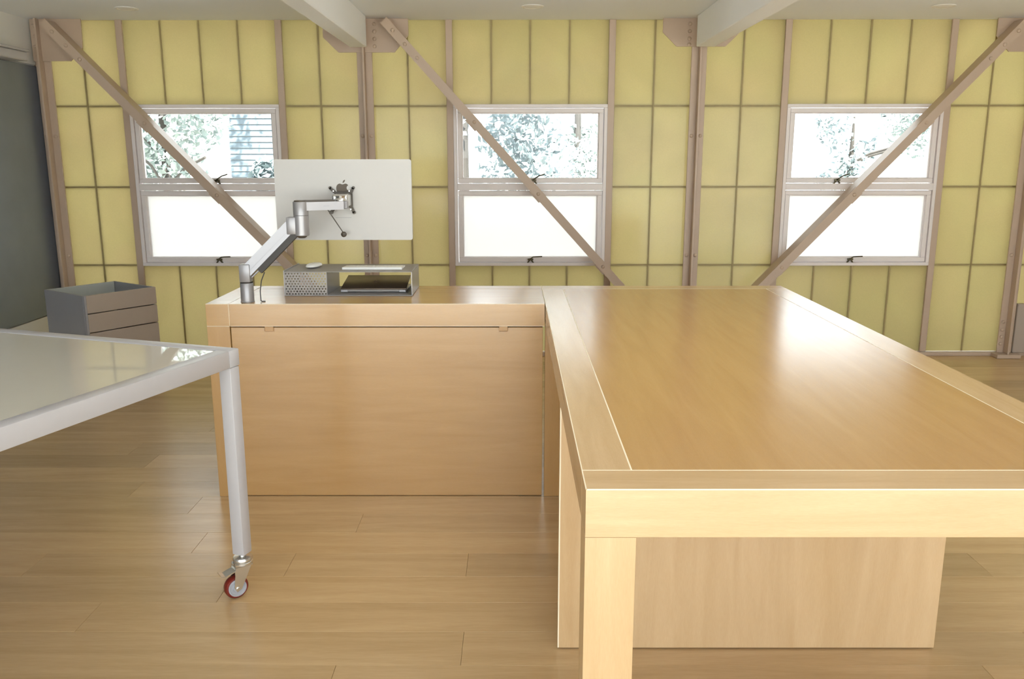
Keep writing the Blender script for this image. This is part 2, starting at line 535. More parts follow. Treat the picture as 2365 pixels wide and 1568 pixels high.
CG = 0.012
BAYS = [(-2.820, [-2.820, -2.529, -2.253, -1.975, -1.681]), (-0.461, [-0.461, -0.159, 0.1215, 0.405, 0.710]),
        (1.968, [1.968, 2.274, 2.561, 2.847, 3.1535]), (4.41, [4.41, 4.70, 4.99, 5.28, 5.59])]
MID = [(-3.101, -1.399), (-0.761, 1.018), (1.657, 3.460), (4.09, 5.90)]
for i, (s, xs) in enumerate(BAYS):
    side_field(COLX[i], MID[i][0], xs[0], CG, SW / 2)
    window_field(xs)
    side_field(xs[4], MID[i][1], COLX[i + 1], SW / 2, CG)
    mullion(xs[0])
    mullion(xs[4])
obj('edge_post', MB().box(XL - .02, COLX[0] + CG, D - .01, D + .06, 0, CZ), M['steel'], far)
obj('edge_post', MB().box(COLX[4] + CG, XR, D - .01, D + .06, 0, CZ), M['steel'], far)
for c in COLX[1:4]:
    obj('back_post', MB().box(c - CG, c + CG, D - .005, D + .06, 0.033, CZ), M['steel'], far)
tr = obj('trim_1', MB().box(XL, XR, D - .035, D + .06, 0.0, 0.03, b=.003), M['steel'])
tag(tr, 'low taupe sill trim along the foot of the yellow wall', 'trim', kind='structure')
kp = obj('baseboard_right', MB().box(COLX[3] + .06, XR - .02, D - .06, D - .022, 0.032, 0.41, b=.004), M['cab_front'])
tag(kp, 'grey-brown kick panel low on the wall right of the last visible column', 'baseboard', kind='structure')

# ------------------------------------------------------------------ windows
def ring(x0, x1, z0, z1, w, y0, y1, b=.002):
    mb = MB()
    mb.box(x0, x1, y0, y1, z1 - w, z1, b).box(x0, x1, y0, y1, z0, z0 + w, b)
    mb.box(x0, x0 + w, y0, y1, z0 + w, z1 - w, b).box(x1 - w, x1, y0, y1, z0 + w, z1 - w, b)
    return mb

def latch(x, z, tilt, parent):
    y = D - .02
    p = obj('latch', MB().bar((x - .020, y, z - .022), (x + .004, y - .006, z + .012), (.012, 0, 0), (0, .012, 0))
            .bar((x + .022, y, z - .022), (x - .002, y - .006, z + .012), (.012, 0, 0), (0, .012, 0))
            .box(x - .020, x + .022, y - .010, y, z - .004, z + .010), M['bronze'], parent)
    L = .088
    pts = [(x, y - .012, z + .008), (x + .02, y - .014, z + .022)]
    for t in (0.5, 0.75, 1.0):
        pts.append((x + L * t * math.cos(tilt), y - .014, z + .022 + L * t * math.sin(tilt)))
    obj('lever', MB().tube(pts, .0048, 6), M['bronze'], p)

def make_window(n, x0, x1, label, lu, ll):
    w = thing('window_%d' % n, ((x0 + x1) / 2, D, WZ0), label, 'window', kind='structure')
    a, b = x0 + SW / 2, x1 - SW / 2
    zm = 1.283
    obj('frame', ring(a, b, WZ0, WZ1, .024, D - .022, D + .06).box(a + .024, b - .024, D - .022, D + .06, zm - .024, zm + .024, .002), M['frame'], w)
    for (z0, z1, mat, lx, tilt) in ((zm + .024, WZ1 - .024, 'glass', lu, .30), (WZ0 + .024, zm - .024, 'frosted', ll, .04)):
        g = .004
        sash = obj('sash', ring(a + .024 + g, b - .024 - g, z0 + g, z1 - g, .033, D - .012, D + .04, .003), M['frame'], w)
        obj('glazing_bead', ring(a + .061, b - .061, z0 + .037, z1 - .037, .006, D + .002, D + .03, .001), M['frame'], sash)
        obj('pane', MB().box(a + .060, b - .060, D + .014, D + .018, z0 + .036, z1 - .036), M[mat], sash)
        latch(lx, z0 + .022, tilt, w)

make_window(1, -2.820, -1.681, 'two-sash awning window behind the white monitor, left of the other windows', -2.192, -2.216)
make_window(2, -0.461, 0.710, 'two-sash awning window in the middle, crossed by a brace falling to the right', 0.148, 0.128)
make_window(3, 1.968, 3.1535, 'two-sash awning window on the right, crossed by a brace falling to the left', 2.390, 2.534)
make_window(4, 4.41, 5.59, 'two-sash awning window beyond the rightmost column, outside the photo', 4.95, 4.97)

# ------------------------------------------------------------------ steel columns, gussets, bolts
bolt_mesh = mesh_of(MB().lathe((0, 0, 0), (0, -1, 0), [(.0135, 0), (.0135, .005), (.010, .009), (.004, .011)], 10), 'bolt', M['steel'])

def column(i, gpoly, label, bolts, gb):
    x = COLX[i]
    c = thing('steel_column', (x, 6.37, 0), label, 'column', 'taupe steel columns along the yellow wall')
    obj('flange', MB().box(x - .055, x + .055, 6.368, 6.381, 0.031, CZ - .001, b=.002), M['steel'], c)
    obj('stem', MB().box(x - .007, x + .007, 6.306, 6.367, 0.031, CZ - .001, b=.001), M['steel'], c)
    obj('base_plate', MB().box(x - .09, x + .09, 6.29, 6.383, 0.001, 0.03, b=.002), M['steel'], c)
    if gpoly:
        obj('gusset_plate', MB().prism(gpoly, 'y', 6.352, 6.362), M['steel'], c)
    for (bx, bz) in bolts:
        place('bolt', bolt_mesh, (x + bx, 6.368, bz), c)
    for (bx, bz) in gb:
        place('bolt', bolt_mesh, (bx, 6.352, bz), c)

flb = [(s * .032, z) for s in (-1, 1) for z in (0.10, 0.155, 0.21, 0.27)]
mid = [(s * .032, z) for s in (-1, 1) for z in (0.78, 1.65)]
T = CZ - .001
column(0, [(-3.424, 2.172), (-3.158, 2.172), (-3.065, 2.263), (-3.060, T), (-3.424, T)],
       'taupe steel column in the left corner beside the dark wall panel', flb + mid, [(-3.262, 2.40), (-3.224, 2.353), (-3.182, 2.303), (-3.40, 2.41), (-3.40, 2.34), (-3.40, 2.27)])
column(1, [(-1.351, 2.331), (-1.245, 2.229), (-0.845, 2.229), (-0.744, 2.345), (-0.744, T), (-1.351, T)],
       'taupe steel column behind the white monitor, meeting the left ceiling beam', flb + mid,
       [(-0.90, 2.40), (-0.862, 2.355), (-0.822, 2.308), (-0.985, 2.42), (-0.985, 2.37), (-0.985, 2.32), (-0.985, 2.27)])
column(2, [(1.060, 2.363), (1.161, 2.267), (1.508, 2.267), (1.598, 2.354), (1.598, T), (1.060, T)],
       'taupe steel column in the right half, meeting the right ceiling beam', flb + mid, [(1.25, 2.42), (1.25, 2.37), (1.25, 2.32), (1.25, 2.28)])
column(3, [(3.426, 2.338), (3.524, 2.230), (4.0, 2.230), (4.10, 2.338), (4.10, T), (3.426, T)],
       'taupe steel column cut by the right edge of the photo', flb + mid, [(3.60, 2.40), (3.56, 2.352), (3.522, 2.305)])
column(4, None, 'taupe steel column in the far right corner, outside the photo', flb, [])

# ------------------------------------------------------------------ diagonal braces
def brace(p0, p1, drop, label):
    """angle section: a face towards the room and an outstanding leg at the upper edge."""
    k = 6.225 / 6.286            # the measured line, brought to the plane of the brace face
    p0, p1 = [Vector((p[0] * k, 0, 1.5 + (p[2] - 1.5) * k)) for p in (p0, p1)]
    d = (p1 - p0).normalized()
    up = Vector((-d.z, 0, d.x))
    if up.z < 0: up = -up
    p0, p1 = p0 - up * drop, p1 - up * drop
    e = thing('diagonal_brace', (p1.x, 6.225, p1.z), label, 'brace', 'diagonal braces across the yellow wall')
    W2 = .060
    y = 6.225
    obj('face_leg', MB().bar(p0 + Vector((0, y, 0)), p1 + Vector((0, y, 0)), up * W2, Vector((0, .012, 0))), M['steel'], e)
    o2 = up * (W2 / 2 - .0055)
    s0, s1 = p0 + d * .01, p1 - d * .08
    obj('back_leg', MB().bar(s0 + o2 + Vector((0, y + .0635, 0)), s1 + o2 + Vector((0, y + .0635, 0)), up * .011, Vector((0, .115, 0))), M['steel'], e)
    L = (p1 - p0).length
    for t in (0.03, 0.07, 0.11, 0.30, 0.52, 0.75):
        q = p0 + d * (L * t)
        place('bolt', bolt_mesh, (q.x, y - .006, q.z), e)
        if t > .2: obj('spacer_plate', MB().bar(q + Vector((0, y + .012, 0)) - d * .05 - up * .004, q + Vector((0, y + .012, 0)) + d * .05 - up * .004, up * .072, Vector((0, .008, 0))), M['steel'], e)
    return e

brace((-3.290, 0, 2.44), (-1.10, 0, 0.13), .014, 'diagonal steel brace falling right across the left window')
brace((-0.905, 0, 2.44), (1.19, 0, 0.13), .004, 'diagonal steel brace falling right across the middle window')
brace((3.590, 0, 2.44), (1.44, 0, 0.13), .014, 'diagonal steel brace falling left across the right window')

# ------------------------------------------------------------------ ceiling beams, downlights, wall box
for (a, b, lab) in ((-1.140, -1.022, 'white boxed ceiling beam running from the column behind the monitor'),
                    (1.275, 1.403, 'white boxed ceiling beam running from the right-hand column')):
    o = obj('ceiling_beam', MB().box(a, b, YR + .002, 6.225, 2.250, CZ - .001, b=.004), M['beam'])
    tag(o, lab, 'beam', 'white ceiling beams')

for (x, y, lab) in ((-2.540, 5.92, 'small round recessed ceiling light at the left, nearest the dark wall'), (0.125, 5.86, 'small round recessed ceiling light between the two white beams'),
                    (2.794, 5.86, 'small round recessed ceiling light at the right of the right beam')):
    e = thing('ceiling_light', (x, y, CZ), lab, 'ceiling light', 'recessed ceiling lights by the yellow wall')
    mb = MB().lathe((x, y, CZ - .0002), (0, 0, -1), [(.074, 0), (.074, .003), (.068, .007), (.060, .007), (.056, .002)], 32)
    obj('trim_ring', mb, M['light_trim'], e)
    obj('lens', MB().lathe((x, y, CZ - .0005), (0, 0, -1), [(.055, 0), (.055, .004), (.03, .010), (.005, .012)], 24), M['light_trim'], e)

e = thing('wall_box', (XL + .05, 5.92, 2.145), 'white box with an overhanging lid mounted high on the left wall', 'wall box')
obj('body', MB().box(XL - .002, XL + .11, 5.74, 6.10, 2.145, 2.204, b=.006), M['white_steel'], e)
obj('lid', MB().box(XL - .002, XL + .125, 5.60, 6.11, 2.2055, 2.221, b=.004), M['white_steel'], e)

# ------------------------------------------------------------------ big wooden work table (right)
TL, TR, TN, TF, TZ, FW = 0.1378, 1.3090, 1.5222, 4.135, 0.8825, 0.0985
AB = TZ - FW
DF, DL = 3.612, -1.327
tb = thing('work_table', ((TL + TR) / 2, (TN + TF) / 2, 0), 'large honey wood work table with pale inlay lines, nearest on the right', 'table')
bv = .0004
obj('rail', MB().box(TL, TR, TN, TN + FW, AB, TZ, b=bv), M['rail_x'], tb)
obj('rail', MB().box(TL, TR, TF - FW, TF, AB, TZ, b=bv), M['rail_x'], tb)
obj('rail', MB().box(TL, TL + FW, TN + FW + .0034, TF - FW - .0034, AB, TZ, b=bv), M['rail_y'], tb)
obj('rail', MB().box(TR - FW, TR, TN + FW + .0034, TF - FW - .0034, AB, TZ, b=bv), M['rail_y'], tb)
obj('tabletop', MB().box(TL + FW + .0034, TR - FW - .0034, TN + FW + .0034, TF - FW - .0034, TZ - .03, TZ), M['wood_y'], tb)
iw = .0034
inl = MB().box(TL + .001, TR - .001, TN + FW, TN + FW + iw, TZ - .02, TZ + .0003)
obj('inlay_strip', inl, M['inlay'], tb)
obj('inlay_strip', MB().box(TL + .001, TR - .001, TF - FW - iw, TF - FW, TZ - .02, TZ + .0002), M['inlay'], tb)
obj('inlay_strip', MB().box(TL + FW, TL + FW + iw, TN + FW + iw, TF - FW - iw, TZ - .02, TZ + .0002), M['inlay'], tb)
obj('inlay_strip', MB().box(TR - FW - iw, TR - FW, TN + FW + iw, TF - FW - iw, TZ - .02, TZ + .0002), M['inlay'], tb)
# pale edging along the outer top arris of the left and front sides
obj('edging', MB().box(TL - .0006, TL + .0016, TN + .002, TF - .002, TZ - .0016, TZ + .0003), M['inlay'], tb)
obj('edging', MB().box(TL + .002, TR - .002, TN - .0006, TN + .0016, TZ - .0016, TZ + .0003), M['inlay'], tb)
for (lx, ly) in ((TL, TN), (TR - FW, TN), (TR - FW, TF - FW)):
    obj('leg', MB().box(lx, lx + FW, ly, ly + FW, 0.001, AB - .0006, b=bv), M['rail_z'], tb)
# standing slab panels under the top
obj('slab_panel', MB().box(TL, TR, 2.3936, 2.435, 0.004, AB - .0006, b=bv), M['rail_z'], tb)
obj('slab_panel', MB().box(TL, TR, DF + .002, DF + .043, 0.001, AB - .0006, b=bv), M['wood_z'], tb)
obj('slab_edging', MB().box(TL - .0008, TL + .003, 2.3928, 2.3958, 0.005, AB - .002), M['inlay'], tb)

# ------------------------------------------------------------------ wooden desk (left leaf of the L)
dk = thing('desk', ((DL + TL) / 2, (DF + TF) / 2, 0), 'honey wood desk with closed front panel carrying the monitor', 'desk')
RX = TL - .0025
obj('rail', MB().box(DL + FW + .002, RX, DF, DF + FW, AB, TZ, b=bv), M['wood_x'], dk)
obj('rail', MB().box(DL + FW + .002, RX, TF - FW, TF, AB, TZ, b=bv), M['wood_x'], dk)
obj('corner_block', MB().box(DL, DL + FW, DF, DF + FW, AB + .002, TZ, b=bv), M['wood_x'], dk)
obj('rail', MB().box(DL, DL + FW, DF + FW + .001, TF, AB, TZ, b=bv), M['wood_y'], dk)
obj('desktop', MB().box(DL + FW + .001, RX, DF + FW + .001, TF - FW - .001, TZ - .03, TZ - .0004), M['wood_x'], dk)
obj('inlay_strip', MB().box(DL + FW, DL + FW + .002, DF - .0005, DF + FW, AB, TZ + .0002), M['inlay'], dk)
obj('inlay_strip', MB().box(DL + .0005, DL + FW + .002, DF - .0005, DF + FW, AB - .0005, AB + .0018), M['inlay'], dk)
obj('inlay_strip', MB().box(RX - .0018, RX + .0002, DF + .001, TF - .001, TZ - .01, TZ + .0003), M['inlay'], dk)
obj('edging', MB().box(DL + .002, RX - .002, DF - .0006, DF + .0016, TZ - .0016, TZ + .0003), M['inlay'], dk)
obj('edging', MB().box(DL + FW + .004, RX - .002, DF - .0006, DF + .0012, AB - .0003, AB + .0016), M['inlay'], dk)
obj('leg', MB().box(DL, DL + FW, DF, DF + FW, 0.001, AB - .0008, b=bv), M['wood_z'], dk)
obj('leg', MB().box(DL, DL + FW, TF - FW, TF, 0.001, AB - .0006, b=bv), M['wood_z'], dk)
fp = obj('front_panel', MB().box(DL + FW + .003, TL - .010, DF + .006, DF + .030, 0.004, AB - .006, b=.001), M['wood_x'], dk)
for x in (-1.059, -0.0435):
    obj('finger_pull', MB().box(x - .0185, x + .0185, DF - .001, DF + .008, AB - .0215, AB - .001, b=.0015), M['pull'], fp)
    obj('pull_rim', MB().box(x - .021, x + .021, DF + .003, DF + .0065, AB - .0245, AB - .006), M['pull'], fp)
obj('back_support', MB().box(RX - .050, RX - .010, DF + .10, TF - .11, 0.001, AB - .0006, b=bv), M['wood_z'], dk)

# ------------------------------------------------------------------ white rolling table (left front), local frame: x along u, y along v
KX, KY = -0.909, 2.748
ang = math.atan2(0.324, -0.946)          # local +x axis = u (away to the left); local +y = v must be u rotated by +90 deg
wt = thing('rolling_table', (KX, KY, 0), 'white steel rolling table with a glossy pale glass top, left foreground', 'table', rotz=ang, local=True)
LU, LV, FT = 1.9, 1.75, 0.051
# +90 deg from u is (-0.324,-0.946): equal to v
ft = MB()
def frame_bar(x0, x1, y0, y1): return MB().box(x0, x1, y0, y1, TZ - .058, TZ, b=.004, seg=2)
obj('frame_rail', frame_bar(0, LU, 0, FT), M['white_steel'], wt)
obj('frame_rail', frame_bar(0, LU, LV - FT, LV), M['white_steel'], wt)
obj('frame_rail', frame_bar(0, FT, FT, LV - FT), M['white_steel'], wt)
obj('frame_rail', frame_bar(LU - FT, LU, FT, LV - FT), M['white_steel'], wt)
obj('glass_top', MB().box(FT + .001, LU - FT - .001, FT + .001, LV - FT - .001, TZ - .014, TZ - .003), M['table_glass'], wt)
LEGZ = 0.158
for (cx, cy, full) in ((FT / 2, FT / 2, 1), (LU - FT / 2, FT / 2, 1), (FT / 2, LV - FT / 2, 1), (LU - FT / 2, LV - FT / 2, 1)):
    h = .0235
    obj('leg', MB().box(cx - h, cx + h, cy - h, cy + h, LEGZ, TZ - .0585, b=.004, seg=2), M['white_steel'], wt)
    # caster: swivel axis at the leg centre, wheel trailing; directions given in world, turned into the local frame
    ca, sa = math.cos(-ang), math.sin(-ang)
    def loc(v): return Vector((v[0] * ca - v[1] * sa, v[0] * sa + v[1] * ca, v[2]))
    ax = loc((0.60, -0.80, 0)).normalized()
    tl = loc((-0.80, -0.60, 0)).normalized()         # trailing direction (left, towards the camera)
    R, WW = .0415, .030
    wc = Vector((cx, cy, R)) + tl * .030
    top = Vector((cx, cy, LEGZ))
    cs = obj('caster', MB().lathe(top, (0, 0, -1), [(.012, 0), (.012, .010), (.031, .012), (.034, .018), (.034, .022), (.028, .025), (.033, .029), (.033, .036), (.024, .040)], 24), M['chrome'], wt)
    fk = MB()
    for s in (-1, 1):
        o = ax * (s * (WW / 2 + .006))
        a0 = Vector((cx, cy, LEGZ - .038)) + o
        for (p, q, w) in ((a0 + tl * .004, wc + o, .038),):
            dirv = (q - p).normalized()
            wv = ax.cross(dirv).normalized()
            t = ax * .003
            n0 = [p - wv * .030, p + wv * .024, q + wv * .013, q - dirv * -.013, q - wv * .013]
            vv = [k - t for k in n0] + [k + t for k in n0]
            m = len(n0)
            fk.add(vv, [tuple(range(m)), tuple(range(2 * m - 1, m - 1, -1))] + [(i, (i + 1) % m, m + (i + 1) % m, m + i) for i in range(m)])
    fk.bar(Vector((cx, cy, LEGZ - .039)) - tl * .026, Vector((cx, cy, LEGZ - .039)) + tl * .034, ax * (WW + .018), Vector((0, 0, .005)))
    obj('fork', fk, M['chrome'], cs)
    wh = MB().lathe(wc - ax * (WW / 2), ax, [(.030, 0), (.037, .001), (.0405, .006), (R, WW / 2), (.0405, WW - .006), (.037, WW - .001), (.030, WW)], 32)
    obj('wheel', wh, M['red_tyre'], cs)
    hb = MB()
    for s in (-1, 1):
        hb.lathe(wc + ax * (s * (WW / 2 - .001)), ax * s, [(.0315, 0), (.0315, .0038), (.027, .0045), (.025, .0022), (.017, .0022), (.015, .0055), (.006, .0055)], 28)
    obj('wheel_hub', hb, M['hub'], cs)
    obj('axle_bolt', MB().cyl(wc - ax * (WW / 2 + .013), wc + ax * (WW / 2 + .013), .0065, 10, .001), M['chrome'], cs)
    b0 = Vector((cx, cy, LEGZ - .045)) + tl * .010
    b1 = Vector((cx, cy, LEGZ - .064)) + tl * .068
    b2 = Vector((cx, cy, LEGZ - .058)) + tl * .084
    nb = (b1 - b0).cross(ax).normalized()
    obj('brake_lever', MB().bar(b0, b1, ax * .040, nb * .004).bar(b1, b2, ax * .040, Vector((0, 0, .004))), M['chrome'], cs)

# ------------------------------------------------------------------ grey drawer unit (back left)
CZT = 0.645
A = Vector((-2.716, 5.294)); B = Vector((-2.431, 5.699)); Lc = Vector((-3.076, 5.600))
ex = (B - A).normalized()
ey = Vector((-ex.y, ex.x))
wx, dy = (B - A).length, 0.475
ca_ = math.atan2(ex.y, ex.x)
cb = thing('drawer_unit', (A.x, A.y, 0), 'grey drawer pedestal with an open tray top behind the rolling table', 'drawer unit', rotz=ca_, local=True)
th = .014
obj('side_panel', MB().box(0, th, 0.002, dy, 0.06, CZT, b=.002), M['cab_side'], cb)
obj('side_panel', MB().box(wx - th, wx, 0.002, dy, 0.06, CZT, b=.002), M['cab_side'], cb)
obj('back_panel', MB().box(th, wx - th, dy - th, dy, 0.06, CZT, b=.002), M['cab_in'], cb)
obj('tray_floor', MB().box(th, wx - th, th, dy - th, CZT - .115, CZT - .105), M['cab_in'], cb)
obj('bottom_panel', MB().box(th, wx - th, th, dy - th, 0.06, 0.075), M['cab_side'], cb)
zt = CZT
for k, hgt in enumerate((.118, .121, .335)):
    z0 = zt - hgt + .004
    obj('drawer_front', MB().box(0.0145, wx, -.018, 0.0, max(z0, .063), zt, b=.0015), M['cab_front'], cb)
    zt -= hgt + .002
obj('front_edge', MB().box(0, .0135, -.018, 0.0, 0.063, CZT, b=.001), M['cab_side'], cb)
for (px, py) in ((.04, .04), (wx - .04, .04), (.04, dy - .04), (wx - .04, dy - .04)):
    obj('foot', MB().cyl((px, py, 0.001), (px, py, .06), .02, 12), M['black'], cb)

# ------------------------------------------------------------------ perforated desk shelf
SX0, SX1, SY0, SY1, SZ1 = -1.040, -0.459, 3.822, 4.105, 0.994
SZ0 = TZ + .0008
DVX = -0.845
sh = thing('desk_shelf', ((SX0 + SX1) / 2, (SY0 + SY1) / 2, SZ0), 'grey metal desk shelf with a perforated front box on the desk', 'shelf')
obj('top_plate', MB().box(SX0, SX1, SY0, SY1, SZ1 - .003, SZ1, b=.0008), M['alu_dark'], sh)
obj('bottom_plate', MB().box(SX0, SX1, SY0, SY1, SZ0, SZ0 + .003), M['alu_dark'], sh)
obj('end_panel', MB().box(SX1 - .003, SX1, SY0, SY1, SZ0 + .0035, SZ1 - .0035), M['alu'], sh)
obj('end_panel', MB().box(SX0, SX0 + .003, SY0, SY1, SZ0 + .0035, SZ1 + .005), M['alu'], sh)
obj('divider', MB().box(DVX - .003, DVX, SY0 + .002, SY1, SZ0 + .0035, SZ1 - .0035), M['alu'], sh)
# perforated sheet: staggered square cells, each with an octagonal hole, thin box walls
pf = MB()
rows, cols = 9, 14
x0, x1, z0, z1 = SX0 + .0035, DVX - .0005, SZ0 + .0035, SZ1 - .0035
cw, ch = (x1 - x0) / cols, (z1 - z0) / rows
hr = min(cw, ch) * .33
for r in range(rows):
    off = cw / 2 if r % 2 else 0
    cells = [(x0 + c * cw + off, x0 + (c + 1) * cw + off) for c in range(cols - (1 if r % 2 else 0))]
    za, zb = z0 + r * ch, z0 + (r + 1) * ch
    if r % 2:
        for (a, b) in ((x0, x0 + off), (x1 - off, x1)):
            pf.add([(a, SY0 + .001, za), (b, SY0 + .001, za), (b, SY0 + .001, zb), (a, SY0 + .001, zb)], [(0, 1, 2, 3)])
    for (a, b) in cells:
        cx, cz = (a + b) / 2, (za + zb) / 2
        outer = [(b, cz), (b, zb), (cx, zb), (a, zb), (a, cz), (a, za), (cx, za), (b, za)]
        inner = [(cx + hr * math.cos(math.pi / 4 * k), cz + hr * math.sin(math.pi / 4 * k)) for k in range(8)]
        vv = [(p[0], SY0 + .001, p[1]) for p in outer + inner] + [(p[0], SY0 + .003, p[1]) for p in inner]
        ff = [(k, (k + 1) % 8, 8 + (k + 1) % 8, 8 + k) for k in range(8)] + [(8 + k, 8 + (k + 1) % 8, 16 + (k + 1) % 8, 16 + k) for k in range(8)]
        pf.add(vv, ff)
obj('perforated_front', pf, M['alu_dark'], sh, smooth=False)

# ------------------------------------------------------------------ laptop in the shelf
LX0, LX1, LY, LZ = -0.800, -0.496, 3.897, SZ0 + .0035
lp = thing('laptop', ((LX0 + LX1) / 2, LY + .1, LZ), 'dark grey laptop standing slightly open inside the desk shelf', 'laptop')
obj('base', MB().box(LX0, LX1, LY + .004, LY + .206, LZ + .001, LZ + .0115, b=.003, seg=2), M['alu'], lp)
la = math.radians(10.0)
lw = MB()
lw.box(LX0, LX1, 0, .205, 0, .0055, b=.002, seg=2)
ca, sa = math.cos(la), math.sin(la)
def tilt(mb): 
    mb.v = [(x, LY + .002 + y * ca - z * sa, LZ + .0135 + y * sa + z * ca) for (x, y, z) in mb.v]
    return mb
lid = obj('lid', tilt(lw), M['laptop'], lp)

def apple(scale, n=10):
    """silhouette points of the bitten fruit (body) and the leaf, centred, height about 1."""
    def bez(p0, p1, p2, p3, k=n):
        return [tuple((1 - t) ** 3 * p0[i] + 3 * (1 - t) ** 2 * t * p1[i] + 3 * (1 - t) * t * t * p2[i] + t ** 3 * p3[i] for i in (0, 1)) for t in [j / k for j in range(k)]]
    b = []
    b += bez((0.0, .28), (.12, .28), (.20, .36), (.30, .34))
    b += bez((.30, .34), (.40, .32), (.46, .26), (.50, .20))
    b += bez((.50, .20), (.30, .10), (.30, -.18), (.52, -.26))
    b += bez((.52, -.26), (.44, -.52), (.30, -.66), (.18, -.64))
    b += bez((.18, -.64), (.08, -.62), (.06, -.58), (-.02, -.58))
    b += bez((-.02, -.58), (-.10, -.58), (-.14, -.65), (-.24, -.64))
    b += bez((-.24, -.64), (-.42, -.60), (-.62, -.22), (-.54, .08))
    b += bez((-.54, .08), (-.48, .30), (-.28, .38), (-.16, .33))
    b += bez((-.16, .33), (-.10, .30), (-.06, .28), (0.0, .28))
    l = bez((.0, .38), (.0, .54), (.10, .64), (.22, .66)) + bez((.22, .66), (.22, .52), (.14, .40), (.0, .38))
    return [(x * scale, y * scale) for x, y in b], [(x * scale, y * scale) for x, y in l]

ab_, al_ = apple(.026)
lcx, lcy = (LX0 + LX1) / 2 + .0, .105
lg = MB().prism([(lcx + p[0], lcy + p[1]) for p in ab_], 'z', .0052, .0058).prism([(lcx + p[0], lcy + p[1]) for p in al_], 'z', .0052, .0058)
obj('logo', tilt(lg), M['laptop_logo'], lid, smooth=False)
hg = MB().cyl((LX0 + .004, LY + .003, LZ + .009), (LX1 - .004, LY + .003, LZ + .009), .0055, 12)
obj('hinge', hg, M['alu_dark'], lp)
for (a, b) in ((LX0 + .001, LX0 + .034), (LX1 - .034, LX1 - .001)):
    obj('hinge_cap', MB().box(a, b, LY - .0035, LY + .006, LZ + .002, LZ + .0145, b=.002), M['alu'], lp)

# ------------------------------------------------------------------ mouse and keyboard on the shelf
ms = thing('computer_mouse', (-0.935, 3.975, SZ1), 'low white computer mouse on top of the desk shelf', 'mouse')
mv, mf = [], []
nu, nvv = 20, 8
for j in range(nvv + 1):
    t = j / nvv
    rad = math.cos(t * math.pi / 2) ** .5 if j < nvv else 0
    zz = .007 + .015 * math.sin(t * math.pi / 2)
    for k in range(nu):
        a = 2 * math.pi * k / nu
        cxa, sna = math.cos(a), math.sin(a)
        px = math.copysign(abs(cxa) ** .75, cxa) * .0285 * rad
        py = math.copysign(abs(sna) ** .75, sna) * .0565 * rad
        mv.append((-0.935 + px * .9 + py * .25, 3.975 + py - px * .25, SZ1 + zz))
for j in range(nvv):
    for k in range(nu):
        mf.append((j * nu + k, j * nu + (k + 1) % nu, (j + 1) * nu + (k + 1) % nu, (j + 1) * nu + k))
mf.append(tuple(range(nu - 1, -1, -1)))
obj('shell', MB().add(mv, mf), M['white_plastic'], ms)
obj('base', MB().lathe((-0.935, 3.975, SZ1 + .0006), (0, 0, 1), [(.020, 0), (.025, .002), (.026, .0068)], 20), M['alu'], ms)

KX0, KX1, KY0, KY1 = -0.787, -0.512, 3.890, 4.008
kb = thing('keyboard', ((KX0 + KX1) / 2, (KY0 + KY1) / 2, SZ1), 'slim white keyboard lying on top of the desk shelf', 'keyboard')
obj('body', MB().prism([(KY0, SZ1 + .0008), (KY1, SZ1 + .0008), (KY1, SZ1 + .006), (KY0 + .004, SZ1 + .0105), (KY0, SZ1 + .0105)], 'x', KX0, KX1), M['white_plastic'], kb)
key_mesh = mesh_of(MB().box(-.0073, .0073, -.0073, .0073, 0, .002, b=.0008), 'key', M['white_plastic'])
def kz(y): return SZ1 + .0105 - (y - KY0 - .004) / (KY1 - KY0 - .004) * .0045
for r in range(5):
    for c in range(14):
        y = KY0 + .022 + r * .0185
        x = KX0 + .018 + c * .0184
        place('key', key_mesh, (x, y, kz(y) - .0006), kb)

# ------------------------------------------------------------------ monitor
MX0, MX1, MZ0, MZ1, MY = -1.0855, -0.4640, 1.127, 1.4905, 3.930
mo = thing('monitor', ((MX0 + MX1) / 2, MY, MZ0), 'white flat monitor seen from behind, held above the desk', 'monitor')
def rounded_rect(x0, x1, z0, z1, r, k=5):
    pts = []
    for (cx, cz, a0) in ((x1 - r, z1 - r, 0), (x0 + r, z1 - r, 90), (x0 + r, z0 + r, 180), (x1 - r, z0 + r, 270)):
        for j in range(k + 1):
            a = math.radians(a0 + 90 * j / k)
            pts.append((cx + r * math.cos(a), cz + r * math.sin(a)))
    return pts
rr_ = rounded_rect(MX0, MX1, MZ0, MZ1, .009)
body = obj('back_shell', MB().prism(rr_, 'y', MY, MY + .019), M['screen_back'], mo)
obj('screen', MB().prism(rounded_rect(MX0 + .004, MX1 - .004, MZ0 + .004, MZ1 - .004, .006), 'y', MY + .0192, MY + .0205), M['black'], mo)
ab_, al_ = apple(.052)
obj('logo', MB().prism([(-0.776 - .001 + p[0], 1.3645 + p[1]) for p in ab_], 'y', MY - .0008, MY).prism([(-0.776 + p[0], 1.3655 + p[1]) for p in al_], 'y', MY - .0008, MY), M['logo'], body, smooth=False)
obj('port_slot', MB().box(-0.815, -0.742, MY - .0004, MY + .0002, 1.2285, 1.2300), M['cab_side'], body)

